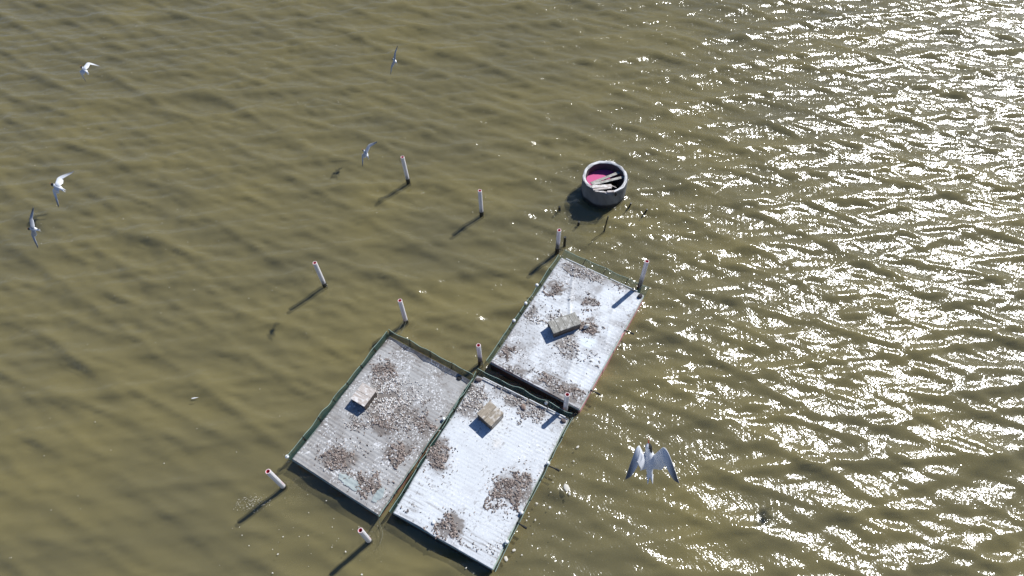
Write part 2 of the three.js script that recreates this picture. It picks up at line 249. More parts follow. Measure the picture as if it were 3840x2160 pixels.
function netStrip(R, side, h, lean, seed, thin) { // side: 0 top (v=-), 1 right (u=+), 2 bottom, 3 left
  const n = 90, rows = 4, P = [], U = [], I = [], top = [];
  const len = side % 2 ? L : W, [nu, nv] = [[0, -1], [1, 0], [0, 1], [-1, 0]][side];
  for (let i = 0; i <= n; i++) {
    const t = i / n, a = (t - 0.5) * (len + 0.06), sag = 0.75 + 0.5 * fbm(a * 3.2 + seed, seed, 2) - 0.2 * Math.abs(Math.sin(t * Math.PI * (side % 2 ? 6 : 4)));
    for (let k = 0; k <= rows; k++) {
      const q = k / rows, off = (side % 2 ? W : L) / 2 + 0.022 + lean * q + 0.035 * (fbm(a * 6 + seed, q * 1.3 + seed, 2) - 0.5);
      const x = nu ? nu * off : a, z = nv ? nv * off : a, y = HD - 0.05 + (h + 0.05) * q * (k === rows ? sag : 0.5 + 0.5 * sag);
      P.push(x, y, z); U.push(a / 0.25, q * h / 0.25);
      if (k === rows) top.push([x, y, z]);
    }
  }
  for (let i = 0; i < n; i++) for (let k = 0; k < rows; k++) { const a = i * (rows + 1) + k, b = a + 1, c = a + rows + 1, e = c + 1; I.push(a, c, b, b, c, e); }
  const g = new THREE.BufferGeometry(); g.setAttribute('position', new THREE.Float32BufferAttribute(P, 3)); g.setAttribute('uv', new THREE.Float32BufferAttribute(U, 2)); g.setIndex(I); g.computeVertexNormals();
  part('net_panel', g, thin ? M.netThin : M.net, R.o);
  part('net_rope', tube(top.filter((_, i) => i % 5 === 0), 0.0055, 90, 5), M.netRope, R.o);
  const posts = side % 2 ? 7 : 4;
  for (let i = 1; i < posts; i++) { const p = top[Math.round(i / posts * n)]; const b = [p[0] - nu * lean, HD - 0.06, p[2] - nv * lean]; part('net_post', cyl(b, [p[0] + 0.01, p[1] + 0.02, p[2]], 0.008, 0.007, 6), M.black, R.o); }
}
function makeRaft(key, label, nets) {
  const R = RAFTS[key];
  R.o = thing('nesting_raft', label, 'raft', [R.c[0], 0, R.c[1]], -R.th, 'floating nesting rafts');
  part('deck_sheet', deckGeo(R), sheetMat(R, key), R.o);
  for (let j = 0; j < 6; j++) for (let i = 0; i < 2; i++) {
    const g = jitter(new RoundedBoxGeometry(W / 2 - 0.035, 0.36, L / 6 - 0.012, 3, 0.025), 0.02, j * 3 + i + R.seed);
    g.translate((i - 0.5) * (W / 2 - 0.01) + (key === 'R' ? 0.045 : 0), HD - 0.035 - 0.18 - (key === 'R' ? 0.012 : 0), (j - 2.5) * (L / 6 - 0.004)); part('foam_block', g, key === 'R' ? M.foamPink : M.foam, R.o);
  }
  for (const a of nets) netStrip(R, ...a);
  // frame battens under the lip
  for (const s of [-1, 1]) { part('frame_batten', cyl([-W / 2, HD - 0.05, s * (L / 2 + 0.006)], [W / 2, HD - 0.05, s * (L / 2 + 0.006)], 0.012, 0.012, 8), M.netRope, R.o); part('frame_batten', cyl([s * (W / 2 + 0.004), HD - 0.055, -L / 2], [s * (W / 2 + 0.004), HD - 0.055, L / 2], 0.014, 0.014, 8), M.netRope, R.o); }
  return R;
}
const rl = makeRaft('L', 'grey corrugated raft strewn with shell gravel, leftmost of the three rafts', [[0, 0.17, 0.04, 1.3], [3, 0.11, 0.05, 4.1], [1, 0.09, 0.02, 7.7]]);
const rm = makeRaft('M', 'white raft nearest the camera, its sheet bare and smooth in the middle', [[0, 0.13, 0.06, 5.3], [1, 0.09, 0.04, 9.1], [3, 0.07, 0.02, 3.7]]);
const rr = makeRaft('R', 'white raft at the far right with a creased sheet and pink sides', [[0, 0.02, 0.20, 6.1, true], [3, 0.03, 0.06, 11.4, true]]);
for (const [R, sd] of [[rm, 2.2], [rr, 6.1]]) { // added dark strip standing in for the deep shade under the near edge
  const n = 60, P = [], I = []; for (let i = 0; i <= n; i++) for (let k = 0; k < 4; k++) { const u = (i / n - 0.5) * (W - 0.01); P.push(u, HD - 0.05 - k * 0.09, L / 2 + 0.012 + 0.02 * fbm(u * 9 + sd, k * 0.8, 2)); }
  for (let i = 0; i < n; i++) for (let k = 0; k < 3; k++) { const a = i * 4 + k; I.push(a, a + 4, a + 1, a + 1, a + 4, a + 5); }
  const g = new THREE.BufferGeometry(); g.setAttribute('position', new THREE.Float32BufferAttribute(P, 3)); g.setIndex(I); g.computeVertexNormals(); part('shade_strip', g, M.shadeStrip, R.o);
}
{ // white battens along the far edge of the middle raft
  for (const [a, b] of [[-0.86, -0.42], [-0.40, 0.14], [0.17, 0.55], [0.57, 0.95]]) part('edge_batten', cyl([a, HD + 0.045, -L / 2 + 0.01], [b, HD + 0.05, -L / 2 + 0.02], 0.013, 0.013, 8), M.batten, rm.o);
  for (const [a, b] of [[-0.9, -0.4], [-0.36, 0.15], [0.2, 0.85]]) part('edge_batten', cyl([a, HD + 0.01, -L / 2 - 0.025], [b, HD + 0.012, -L / 2 - 0.02], 0.012, 0.012, 8), M.batten, rr.o);
}
for (const [R, list] of [[rl, [[-1.098, 1.537]]], [rm, [[-1.109, -0.39], [0.492, -1.598], [1.049, -0.543], [1.027, 0.476], [1.024, 1.033]]], [rr, [[-1.104, -0.57], [-1.081, -0.04], [-1.081, 0.459]]]])
  for (const [u, v] of list) { const g = new THREE.SphereGeometry(0.037, 16, 12); g.scale(1, 0.94, 1); g.translate(u, HD + 0.045, v); part('float_ball', g, M.ball, R.o); }
for (const [R, list] of [[rm, [[-0.52, -0.534, 0.26], [0.648, 0.655, 0.19]]], [rr, [[-0.535, -0.545, 0.20], [1.04, 1.037, 0.20]]]])
  for (const [v0, v1, len] of list) { const g = mergeGeometries([cyl([W / 2 - 0.02, HD - 0.03, v0], [W / 2 + len, HD - 0.02, v1], 0.013, 0.013, 8), cyl([W / 2 + len - 0.06, HD - 0.02, v1], [W / 2 + len + 0.02, HD - 0.018, v1 + 0.005], 0.02, 0.021, 8)]); part('mooring_peg', g, M.black, R.o); }

// gravel: shells and stones nobody could count, one object per raft
const pebble = (() => { const g = new THREE.IcosahedronGeometry(1, 1); const p = g.attributes.position; for (let i = 0; i < p.count; i++) { const k = 0.82 + 0.36 * noise(p.getX(i) * 2 + 5, p.getY(i) * 2 + p.getZ(i) * 1.7); p.setXYZ(i, p.getX(i) * k, p.getY(i) * k, p.getZ(i) * k); } const q = mergeVertices(g); q.computeVertexNormals(); return q; })();
const TONES = [[[0.24, 0.19, 0.16], [0.185, 0.145, 0.122], [0.34, 0.275, 0.235], [0.10, 0.078, 0.068], [0.43, 0.355, 0.31]], [[0.74, 0.73, 0.70], [0.60, 0.57, 0.53], [0.80, 0.79, 0.77], [0.38, 0.32, 0.29], [0.52, 0.48, 0.44]], [[0.36, 0.315, 0.28], [0.23, 0.19, 0.165], [0.52, 0.475, 0.43], [0.13, 0.105, 0.092], [0.66, 0.635, 0.60]], [[0.28, 0.25, 0.23], [0.4, 0.36, 0.33], [0.2, 0.18, 0.17], [0.5, 0.48, 0.45], [0.15, 0.13, 0.12]]];
function gravel(R, key, label) {
  const r = rng(R.seed * 101), list = [];
  const put = (u, v, kind, s, rad = 0) => { if (fbm(u * 6 + R.seed * 3, v * 11, 3) < 0.30 + 0.22 * rad * rad) return; if (Math.abs(u) > W / 2 - 0.03 || Math.abs(v) > L / 2 - 0.03) return; const k = 0.15 * (1 + s); list.push([u + (fbm(u * 7 + R.seed, v * 7, 2) - 0.5) * k, v + (fbm(u * 7, v * 7 + R.seed, 2) - 0.5) * k, kind, s]); };
  for (const [cu, cv, a, b, c, d, k, kind] of R.P) {
    const n = Math.round(Math.PI * Math.abs(a * d - b * c) * 3300 * k * (kind === 3 ? 0.35 : 1));
    for (let i = 0; i < n; i++) { const q = r() * 6.283, rad = Math.pow(r(), 0.55) * (0.9 + 0.35 * r() * r()), x = rad * Math.cos(q), y = rad * Math.sin(q); put(cu + a * x + c * y, cv + b * x + d * y, kind, 1, rad); }
    for (let i = 0; i < n * 0.12; i++) { const q = r() * 6.283, rad = 1 + 0.7 * r(), x = rad * Math.cos(q), y = rad * Math.sin(q); put(cu + a * x + c * y, cv + b * x + d * y, kind, 0.8); }
  }
  for (let i = 0; i < 100; i++) put((r() - 0.5) * W, (r() - 0.5) * L, 2 + (r() < 0.3 ? 1 : 0), 0.6);
  const im = new THREE.InstancedMesh(pebble, std(1, 1, 1, 0.85), list.length), o = new THREE.Object3D(), col = new THREE.Color();
  im.name = numbered('shell_gravel'); im.castShadow = im.receiveShadow = true; im.position.set(R.c[0], 0, R.c[1]); im.rotation.y = -R.th;
  list.forEach(([u, v, kind, s], i) => {
    const big = (0.0085 + 0.009 * r() * r() + 0.003 * r()) * s, white = kind === 1 || (kind === 2 && r() < 0.3), long = white ? 1.15 : 1.2 + 0.9 * r();
    o.position.set(u, deckY(R, u, v) + big * (0.25 + 0.5 * r()), v); o.rotation.set((r() - 0.5) * 0.9, r() * 6.283, (r() - 0.5) * 0.9);
    o.scale.set(big * long, big * (white ? 0.75 : 0.38 + 0.25 * r()), big * 0.85); o.updateMatrix(); im.setMatrixAt(i, o.matrix);
    const t = TONES[white ? 1 : kind][Math.floor(r() * 5)], b = 0.72 + 0.5 * r(); im.setColorAt(i, col.setRGB(t[0] * b, t[1] * b, t[2] * b));
  });
  scene.add(im); tag(im, label, 'gravel', null, 'stuff');
}
gravel(rl, 'L', 'brown and white shell gravel scattered over the grey raft');
gravel(rm, 'M', 'brown shell gravel in heaps on the white raft nearest the camera');
gravel(rr, 'R', 'shell gravel in patches on the far right white raft');

// wooden chick shelters on the rafts
function onRaft(R, u, v) { const c = Math.cos(R.th), s = Math.sin(R.th); return [R.c[0] + u * c - v * s, R.c[1] + u * s + v * c]; }
function uvBox(g) { const p = g.attributes.position, n = g.attributes.normal, u = g.attributes.uv; for (let i = 0; i < p.count; i++) { const ax = Math.abs(n.getX(i)), ay = Math.abs(n.getY(i)), x = p.getX(i), y = p.getY(i), z = p.getZ(i); if (ay > 0.6) u.setXY(i, x / 0.5 + 0.3, z / 0.25 + 0.5); else if (ax > 0.6) u.setXY(i, z / 0.5, y / 0.25); else u.setXY(i, x / 0.5, y / 0.25); } return g; }
function board(sx, sy, sz, x, y, z, seed) { const g = new RoundedBoxGeometry(sx, sy, sz, 2, Math.min(0.004, sy * 0.3)); uvBox(g); const uv = g.attributes.uv; for (let i = 0; i < uv.count; i++) uv.setXY(i, uv.getX(i) + seed * 0.37, uv.getY(i) + seed * 0.61); g.translate(x, y, z); return g; }
{ // right raft: four planks across two long sides; local x runs along the long side
  const R = rr, [x, z] = onRaft(R, -0.104, 0.056), y0 = deckY(R, -0.104, 0.056) + 0.006;
  const o = thing('wooden_shelter', 'grey wooden chick shelter with four roof planks, askew on the far right raft', 'shelter', [x, y0, z], -R.th + 53.3 * R2, 'wooden chick shelters'); o.scale.y = 1.2;
  const e = [-0.3155, -0.16, -0.012, 0.158, 0.3155];
  for (let i = 0; i < 4; i++) { const w = e[i + 1] - e[i] - 0.005; const g = board(0.308, 0.022, w, 0, 0, 0, i + 2); g.rotateY(Math.PI / 2); g.translate((e[i] + e[i + 1]) / 2, 0.154 + (i === 1 ? 0.003 : 0) - i * 0.001, (i === 3 ? 0.004 : -0.002)); part('roof_plank', g, woodGrey[i % 3], o); }
  part('side_board', board(0.61, 0.14, 0.022, 0, 0.072, 0.140, 1), woodShaded, o); part('side_board', board(0.61, 0.14, 0.022, 0, 0.072, -0.140, 5), woodShaded, o);
  part('corner_block', board(0.03, 0.135, 0.03, -0.285, 0.07, 0.105, 3), woodShaded, o); part('corner_block', board(0.03, 0.135, 0.03, 0.285, 0.07, -0.105, 4), woodShaded, o);
}
{ // left raft: two planks, open end towards the camera; local x is the raft's u
  const R = rl, [x, z] = onRaft(R, -0.577, -0.14), y0 = deckY(R, -0.577, -0.14) + 0.006;
  const o = thing('wooden_shelter', 'pale weathered wooden shelter on the grey raft, open end in shadow', 'shelter', [x, y0, z], -R.th, 'wooden chick shelters');
  part('roof_plank', board(0.337, 0.024, 0.205, 0, 0.178, 0.09, 1), woodWhite[0], o); part('roof_plank', board(0.337, 0.024, 0.18, 0, 0.177, -0.107, 6), woodWhite[1], o);
  part('side_board', board(0.022, 0.165, 0.37, 0.155, 0.083, 0, 2), woodShaded, o); part('side_board', board(0.022, 0.165, 0.37, -0.155, 0.083, 0, 3), woodShaded, o);
  part('back_board', board(0.26, 0.165, 0.02, 0, 0.083, -0.17, 4), woodShaded, o);
}
{ // middle raft: two planks side by side, local x across the seam
  const R = rm, [x, z] = onRaft(R, -0.326, -0.844), y0 = deckY(R, -0.326, -0.844) + 0.006;
  const o = thing('wooden_shelter', 'tan wooden shelter with two roof planks on the white raft nearest the camera', 'shelter', [x, y0, z], -R.th - 14.5 * R2, 'wooden chick shelters'); o.scale.y = 1.3;
  const a = board(0.355, 0.022, 0.185, 0, 0, 0, 2); a.rotateY(Math.PI / 2); a.translate(-0.094, 0.161, 0); part('roof_plank', a, wood[0], o);
  const b = board(0.355, 0.022, 0.187, 0, 0, 0, 5); b.rotateY(Math.PI / 2); b.translate(0.095, 0.160, 0.004); part('roof_plank', b, wood[2], o);
  part('side_board', board(0.35, 0.148, 0.022, 0, 0.074, 0.164, 2), woodShaded, o); part('side_board', board(0.35, 0.148, 0.022, 0, 0.074, -0.164, 7), woodShaded, o);
  part('end_board', board(0.02, 0.12, 0.30, 0.176, 0.080, 0, 3), wood[1], o);
}
// loose stones and scraps lying on the rafts
function lump(R, u, v, s, mat, name, label, seed, cat) { const g0 = new THREE.IcosahedronGeometry(1, 3); g0.deleteAttribute('uv'); const g = mergeVertices(g0); const p = g.attributes.position; for (let i = 0; i < p.count; i++) { const x = p.getX(i), y = p.getY(i), z = p.getZ(i), k = 0.72 + 0.55 * fbm(x * 1.3 + seed, y * 1.3 + z * 1.1 + seed, 3); p.setXYZ(i, x * k * s[0], y * k * s[1], z * k * s[2]); } g.computeVertexNormals(); const [x, z] = onRaft(R, u, v); const m = part(numbered(name), g, mat, scene); m.position.set(x, deckY(R, u, v) + s[1] * 0.55, z); m.rotation.y = seed; return tag(m, label, cat); }
lump(rr, 0.305, -0.181, [0.034, 0.075, 0.075], M.stone, 'white_stone', 'pointed white stone beside the shelter on the far right raft', 2.1, 'stone');
lump(rr, 0.955, -1.46, [0.07, 0.035, 0.05], M.darkStone, 'dark_stone', 'dark stone in the corner of the far right raft below a pole', 4.2, 'stone');
lump(rm, 0.94, -1.43, [0.04, 0.03, 0.05], std(0.12, 0.095, 0.085, 0.9), 'dark_stone', 'dark stone in the right corner of the white raft nearest the camera', 1.2, 'stone');
lump(rm, -0.93, -1.43, [0.07, 0.04, 0.05], std(0.13, 0.10, 0.095, 0.9), 'dark_stone', 'dark brown stone at the corner where the two nearest rafts meet', 3.3, 'stone');
lump(rl, 0.785, -1.44, [0.05, 0.018, 0.045], M.black, 'dark_stone', 'flat black stone near the far edge of the grey raft', 5.9, 'stone');
lump(rm, 0.13, -1.33, [0.045, 0.03, 0.07], std(0.26, 0.19, 0.155, 0.9), 'brick_fragment', 'brown brick fragment among gravel at the far edge of the nearest white raft', 6.6, 'brick');
lump(rm, -0.274, 1.336, [0.035, 0.025, 0.035], M.ball, 'white_pebble', 'large white pebble at the edge of the gravel heap near the front edge', 7.7, 'pebble');
function scrap(R, u, v, su, sv, seed, mat, label) { const g = new THREE.PlaneGeometry(1, 1, 40, 30); g.rotateX(-Math.PI / 2); const p = g.attributes.position; for (let i = 0; i < p.count; i++) { let x = p.getX(i) * 2, z = p.getZ(i) * 2; const rd = Math.max(Math.abs(x), Math.abs(z)), an = Math.atan2(z, x), k = rd / Math.max(1e-6, Math.hypot(x, z)) * (0.62 + 0.75 * fbm(Math.cos(an) * 2.2 + seed, Math.sin(an) * 2.2 + seed, 3)); x *= k * su / 2 * 1.1; z *= k * sv / 2 * 1.1; p.setXYZ(i, x, deckY(R, u + x, v + z) + 0.006 + 0.022 * fbm(x * 9 + seed, z * 9, 3), z); } g.computeVertexNormals(); const m = part(numbered('plastic_scrap'), g, mat, scene); const [x, z] = onRaft(R, u, v); m.position.set(x, 0, z); m.rotation.y = -R.th; return tag(m, label, 'plastic scrap'); }
scrap(rl, 0.20, 1.33, 0.46, 0.15, 3.1, std(0.47, 0.53, 0.51, 0.6, { side: THREE.DoubleSide, transparent: true, opacity: 0.8 }), 'crumpled pale turquoise plastic scrap near the front edge of the grey raft');
scrap(rl, 0.80, 1.24, 0.14, 0.26, 8.4, std(0.44, 0.51, 0.50, 0.6, { side: THREE.DoubleSide, transparent: true, opacity: 0.7 }), 'small turquoise plastic scrap right of the last gravel heap on the grey raft');

// ------------------------------------------------------------------ pipe poles
const poleTex = (seed, lo, amt, tint) => texture(64, 256, (i, j, c) => { const u = i / 64 * 6.283, v = j / 255, n = fbm(Math.cos(u) * 2 + seed, Math.sin(u) * 2 + v * 7, 4), st = fbm(Math.cos(u) * 5 + 9 + seed, Math.sin(u) * 5 + v * 1.4, 3); const d = sstep(lo + 0.12, lo - 0.2, v + (n - 0.5) * 0.5) * amt + sstep(0.52, 0.8, st) * 0.35, p = sstep(0.45, 0.7, n) * tint; const dirt = [0.13, 0.125, 0.12], base = [0.84, 0.83 - 0.2 * p, 0.83 - 0.16 * p]; for (let k = 0; k < 3; k++) c[k] = mix(base[k], dirt[k], Math.min(1, d)); }, true);
M.pipes = [std(1, 1, 1, 0.55, { map: poleTex(5, 0.12, 0.7, 0.2) }), std(1, 1, 1, 0.55, { map: poleTex(14, 0.34, 0.9, 0.4) }), std(1, 1, 1, 0.55, { map: poleTex(23, 0.0, 0.3, 1.0) })];
M.pink = std(0.72, 0.11, 0.17, 0.7); M.rim = std(0.78, 0.60, 0.60, 0.6);
const latheOf = (pts, seg = 28) => new THREE.LatheGeometry(pts.map(([r, y]) => new THREE.Vector2(r, y)), seg);
function makePole(h, label, x, z, tx, tz, wear, b) {
  const o = thing('pipe_pole', label, 'pole', [x, 0, z], 0, 'white pipe poles around the rafts'), R = 0.047, r = 0.032;
  part('pipe', latheOf([[R, b], [R, h * 0.5], [R, h - 0.006], [R - 0.003, h]]), M.pipes[wear], o);
  part('pipe_rim', latheOf([[R - 0.003, h], [R - 0.006, h + 0.002], [r + 0.002, h + 0.002], [r, h - 0.002]]), M.rim, o);
  part('pipe_lining', latheOf([[r, h - 0.002], [r, h - 0.35], [0.001, h - 0.351]]), M.pink, o);
  part('algae_band', latheOf([[R + 0.003, -0.5], [R + 0.004, b - 0.02], [R + 0.001, b + 0.006], [R, b + 0.008]]), M.algae, o);
  o.rotation.set(tz, 0, -tx); return o;
}
M.algae = std(0.02, 0.021, 0.018, 0.5);
const POLES = [
  [0.857, -2.539, -11.261, -0.02, 0, 'white pipe pole at the left end of the back row, farthest from the camera', 0, 0.12],
  [0.840, -0.694, -10.152, 0.0, 0, 'white pipe pole standing alone, second from the left in the back row', 0, 0.11],
  [0.800, 1.057, -8.976, 0.01, 0, 'white pipe pole beside a short dark stub above the far right raft', 1, 0.16],
  [1.052, 2.806, -7.900, 0.01, 0, 'tall white pipe pole at the right corner of the far right raft', 1, 0.1],
  [0.852, -4.189, -8.185, 0, 0, 'white pipe pole standing alone in open water left of the rafts', 0, 0.09],
  [0.835, -2.300, -7.197, 0, 0, 'white pipe pole roped to the far corner of the grey raft', 2, 0.07],
  [0.765, -0.684, -6.156, 0, 0, 'white pipe pole where the corners of all three rafts meet', 1, 0.13],
  [0.786, 0.994, -5.059, 0, 0, 'white pipe pole in the dark gap between the two white rafts', 0, 0.05],
  [0.878, -4.316, -3.687, 0, 0, 'white pipe pole off the left corner of the grey raft', 2, 0.02],
  [0.738, -2.623, -2.698, 0, 0, 'white pipe pole lowest in the picture, in front of the grey raft', 2, 0.015],
];
for (const [h, x, z, tx, tz, label, wear, band] of POLES) makePole(h, label, x, z, tx, tz, wear, band);
// short dark stubs and stakes
function stub(name, label, x, z, h, r, tx, tz, seed) { const g = jitter(new THREE.CylinderGeometry(r * 0.9, r, h + 0.1, 12, 8), r * 0.5, seed, 12); g.translate(0, (h - 0.1) / 2, 0); const m = part(numbered(name), g, M.algae, scene); m.position.set(x, 0, z); m.rotation.set(tz, 0, tx); return tag(m, label, 'stake'); }
stub('dark_stub', 'short dark stub close beside the pole above the far right raft', 1.236, -9.147, 0.33, 0.034, 0, 0, 1);
stub('wooden_stake', 'thin dark leaning stake in the water in front of the concrete ring', 2.211, -9.602, 0.50, 0.018, -0.06, 0, 2);
stub('dark_stub', 'low dark stub in the water left of the concrete ring', 1.19, -10.254, 0.10, 0.032, 0.1, 0, 3);
stub('dark_stub', 'tiny dark stub at the edge of the concrete ring shadow', 1.62, -9.82, 0.05, 0.03, 0, 0, 4);
stub('dark_stub', 'small dark stub just right of the concrete ring', 2.886, -10.313, 0.11, 0.022, -0.15, 0, 5);
stub('dark_stub', 'small dark stub farther right of the concrete ring in the glitter', 3.254, -10.129, 0.09, 0.022, -0.2, 0, 6);
// mooring ropes
function ropeThing(label, pts) { const m = part(numbered('mooring_rope'), tube(pts, 0.0045, 40, 5), M.rope, scene); tag(m, label, 'rope'); }
ropeThing('thin rope from the pole down to the far corner of the grey raft', [[-2.30, 0.16, -7.16], [-2.42, 0.10, -6.95], [-2.60, 0.10, -6.7], [-2.60, 0.22, -6.62]]);
ropeThing('second thin rope from the pole to the grey raft corner', [[-2.27, 0.10, -7.16], [-2.36, 0.05, -6.9], [-2.50, 0.08, -6.68], [-2.55, 0.2, -6.62]]);
ropeThing('loose rope hanging from the pole where the three rafts meet', [[-0.66, 0.12, -6.12], [-0.70, 0.05, -5.9], [-0.86, 0.08, -5.72], [-0.88, 0.22, -5.66]]);
ropeThing('pale loose rope on the right of the pole where the rafts meet', [[-0.63, 0.10, -6.13], [-0.60, 0.04, -5.85], [-0.72, 0.06, -5.7], [-0.76, 0.2, -5.62]]);
ropeThing('thin rope trailing from the front corner of the grey raft', [[-2.47, 0.2, -3.1], [-2.44, 0.05, -2.95], [-2.38, 0.04, -2.8], [-2.42, 0.02, -2.62]]);

// ------------------------------------------------------------------ concrete ring
{
  const C = [2.297, 0, -10.831], Ro = 0.545, Ri = 0.462, H = 0.5;
  const o = thing('concrete_ring', 'round grey concrete ring standing in the water with a bright pink floor', 'concrete ring', C);
  const tex = texture(512, 128, (i, j, c) => { const u = i / 512 * 6.283, v = j / 127, n = fbm(Math.cos(u) * 3 + 9, Math.sin(u) * 3 + v * 3, 5), st = fbm(Math.cos(u) * 9 + 3, Math.sin(u) * 9 + v * 0.9, 3); const b = mix(0.07, 0.27, n) - 0.02 * sstep(0.45, 0.7, st); const wet = sstep(0.58, 0.50, v + 0.1 * (n - 0.5)); c[0] = mix(b * 0.96, 0.03, wet); c[1] = mix(b, 0.03, wet); c[2] = mix(b * 0.98, 0.026, wet); }, true);
  const prof = []; for (let k = 0; k <= 14; k++) prof.push([Ro, -0.45 + k / 14 * (H + 0.43)]); // outer wall
  const outer = latheOf([...prof, [Ro - 0.012, H]], 96);
  jitter(outer, 0.006, 4, 3); part('outer_wall', outer, std(1, 1, 1, 0.9, { map: tex }), o);
  const rimTex = texture(256, 32, (i, j, c) => { const n = fbm(i / 9, j / 7, 4), b = mix(0.40, 0.78, sstep(0.3, 0.6, n)); c[0] = b; c[1] = b * 0.985; c[2] = b * 0.96; }, true);
  const rim = jitter(latheOf([[Ro - 0.012, H], [Ro - 0.03, H + 0.006], [Ri + 0.02, H + 0.004], [Ri, H - 0.015]], 96), 0.026, 4, 10); part('rim', rim, std(1, 1, 1, 0.9, { map: rimTex }), o);
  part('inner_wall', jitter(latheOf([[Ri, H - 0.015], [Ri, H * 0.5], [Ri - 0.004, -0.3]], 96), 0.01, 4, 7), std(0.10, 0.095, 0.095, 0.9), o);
  const fs = new THREE.Shape(), r0 = Ri - 0.002; // pink sheet along the far and left side only; a dark hole remains
  for (let i = 0; i <= 40; i++) { const a = (190 + (38 - 190) * i / 40) * R2; fs[i ? 'lineTo' : 'moveTo'](r0 * Math.cos(a), r0 * Math.sin(a)); }
  for (const [x, y] of [[0.30, 0.255], [0.13, 0.145], [0.02, 0.12], [-0.14, 0.02], [-0.22, 0.01], [-0.32, -0.04]]) fs.lineTo(x, y); fs.closePath();
  const fl = new THREE.ExtrudeGeometry(fs, { depth: 0.02, bevelEnabled: false }); fl.rotateX(-Math.PI / 2); fl.translate(0, 0.24, 0);
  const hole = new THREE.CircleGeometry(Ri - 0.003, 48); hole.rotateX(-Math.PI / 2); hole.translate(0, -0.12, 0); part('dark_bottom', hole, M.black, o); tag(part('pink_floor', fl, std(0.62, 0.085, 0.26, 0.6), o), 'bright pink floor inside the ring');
  part('rim_bracket', new RoundedBoxGeometry(0.035, 0.11, 0.03, 2, 0.006).translate(0.2, H - 0.04, 0.535), M.black, o);
  const plank = (label, a, b, w, t, mat, s) => { // a board from a to b (world)
    const A = new THREE.Vector3(...a), B = new THREE.Vector3(...b), d = B.clone().sub(A), g = board(d.length(), t, w, 0, 0, 0, s); jitter(g, 0.006, s, 14);
    const m = part(numbered('loose_plank'), g, mat, scene); m.position.copy(A.add(B).multiplyScalar(0.5)); d.normalize(); const side = new THREE.Vector3(d.z, 0, -d.x).negate().normalize(), up = new THREE.Vector3().crossVectors(side, d).normalize(); m.quaternion.setFromRotationMatrix(new THREE.Matrix4().makeBasis(d, up, side)); return tag(m, label, 'plank', 'loose planks lying in the concrete ring'); };
  plank('long grey plank leaning to the far right inside the concrete ring', [1.93, 0.515, -10.60], [2.70, 0.36, -11.10], 0.075, 0.022, woodGrey[0], 1);
  plank('second long pale plank crossing the concrete ring below the first', [1.955, 0.53, -10.545], [2.76, 0.40, -10.90], 0.07, 0.02, woodGrey[2], 2);
  plank('bright white plank lying flat near the front of the concrete ring', [1.93, 0.552, -10.46], [2.42, 0.50, -10.53], 0.085, 0.02, woodWhite[0], 3);
  plank('split pale board in front of the white plank in the ring', [1.96, 0.535, -10.385], [2.41, 0.50, -10.47], 0.05, 0.02, woodWhite[1], 4);
  plank('narrow broken white board on the front rim of the ring', [2.00, 0.515, -10.36], [2.26, 0.515, -10.31], 0.035, 0.022, woodWhite[0], 5);
  plank('short white block on the front rim of the ring', [2.285, 0.52, -10.32], [2.45, 0.52, -10.335], 0.05, 0.035, woodWhite[1], 6);
  plank('thin splinter of wood at the right of the ring front', [2.41, 0.47, -10.57], [2.53, 0.46, -10.50], 0.018, 0.012, woodWhite[1], 7);
}

// ------------------------------------------------------------------ floating flecks and a feather
const flecks = [[0.929,-3.548,0.055],[0.976,-3.439,0.024],[0.605,-3.218,0.021],[0.369,-3.284,0.019],[0.332,-2.995,0.017],[-0.061,-2.481,0.027],[-0.203,-2.349,0.037],[1.192,-4.332,0.025],[1.096,-4.058,0.015],[1.226,-4.91,0.015],[0.631,-3.465,0.013],[0.176,-2.991,0.013],[0.219,-3.055,0.011],[0.215,-3.12,0.011],[0.275,-2.758,0.01],[0.076,-2.4,0.013],[0.632,-2.708,0.01],[-0.89,-2.205,0.013],[1.056,-3.795,0.009],[0.681,-3.65,0.01],[-4.19,-2.495,0.014],[-3.015,-2.521,0.013],[-4.159,-2.793,0.011],[-4.227,-2.193,0.013],[-4.731,-2.651,0.01],[-3.713,-2.803,0.009],[-3.306,-2.943,0.008],[-3.262,-2.597,0.009],[-2.679,-2.136,0.015],[-4.889,-2.829,0.008],[-3.777,-3.211,0.007],[-3.47,-3.402,0.01]];
M.fleck = std(0.66, 0.63, 0.55, 0.85);
function fleckGeo(s, seed, long) { const g0 = new THREE.IcosahedronGeometry(1, s < 0.012 ? 1 : 3); g0.deleteAttribute('uv'); const g = mergeVertices(g0), p = g.attributes.position; for (let i = 0; i < p.count; i++) { const x = p.getX(i), y = p.getY(i), z = p.getZ(i), k = 0.6 + 0.8 * fbm(x * 1.6 + seed, z * 1.6 + seed, 3); p.setXYZ(i, x * k * s * long, y * s * 0.22, z * k * s * 0.8); } g.computeVertexNormals(); return g; }
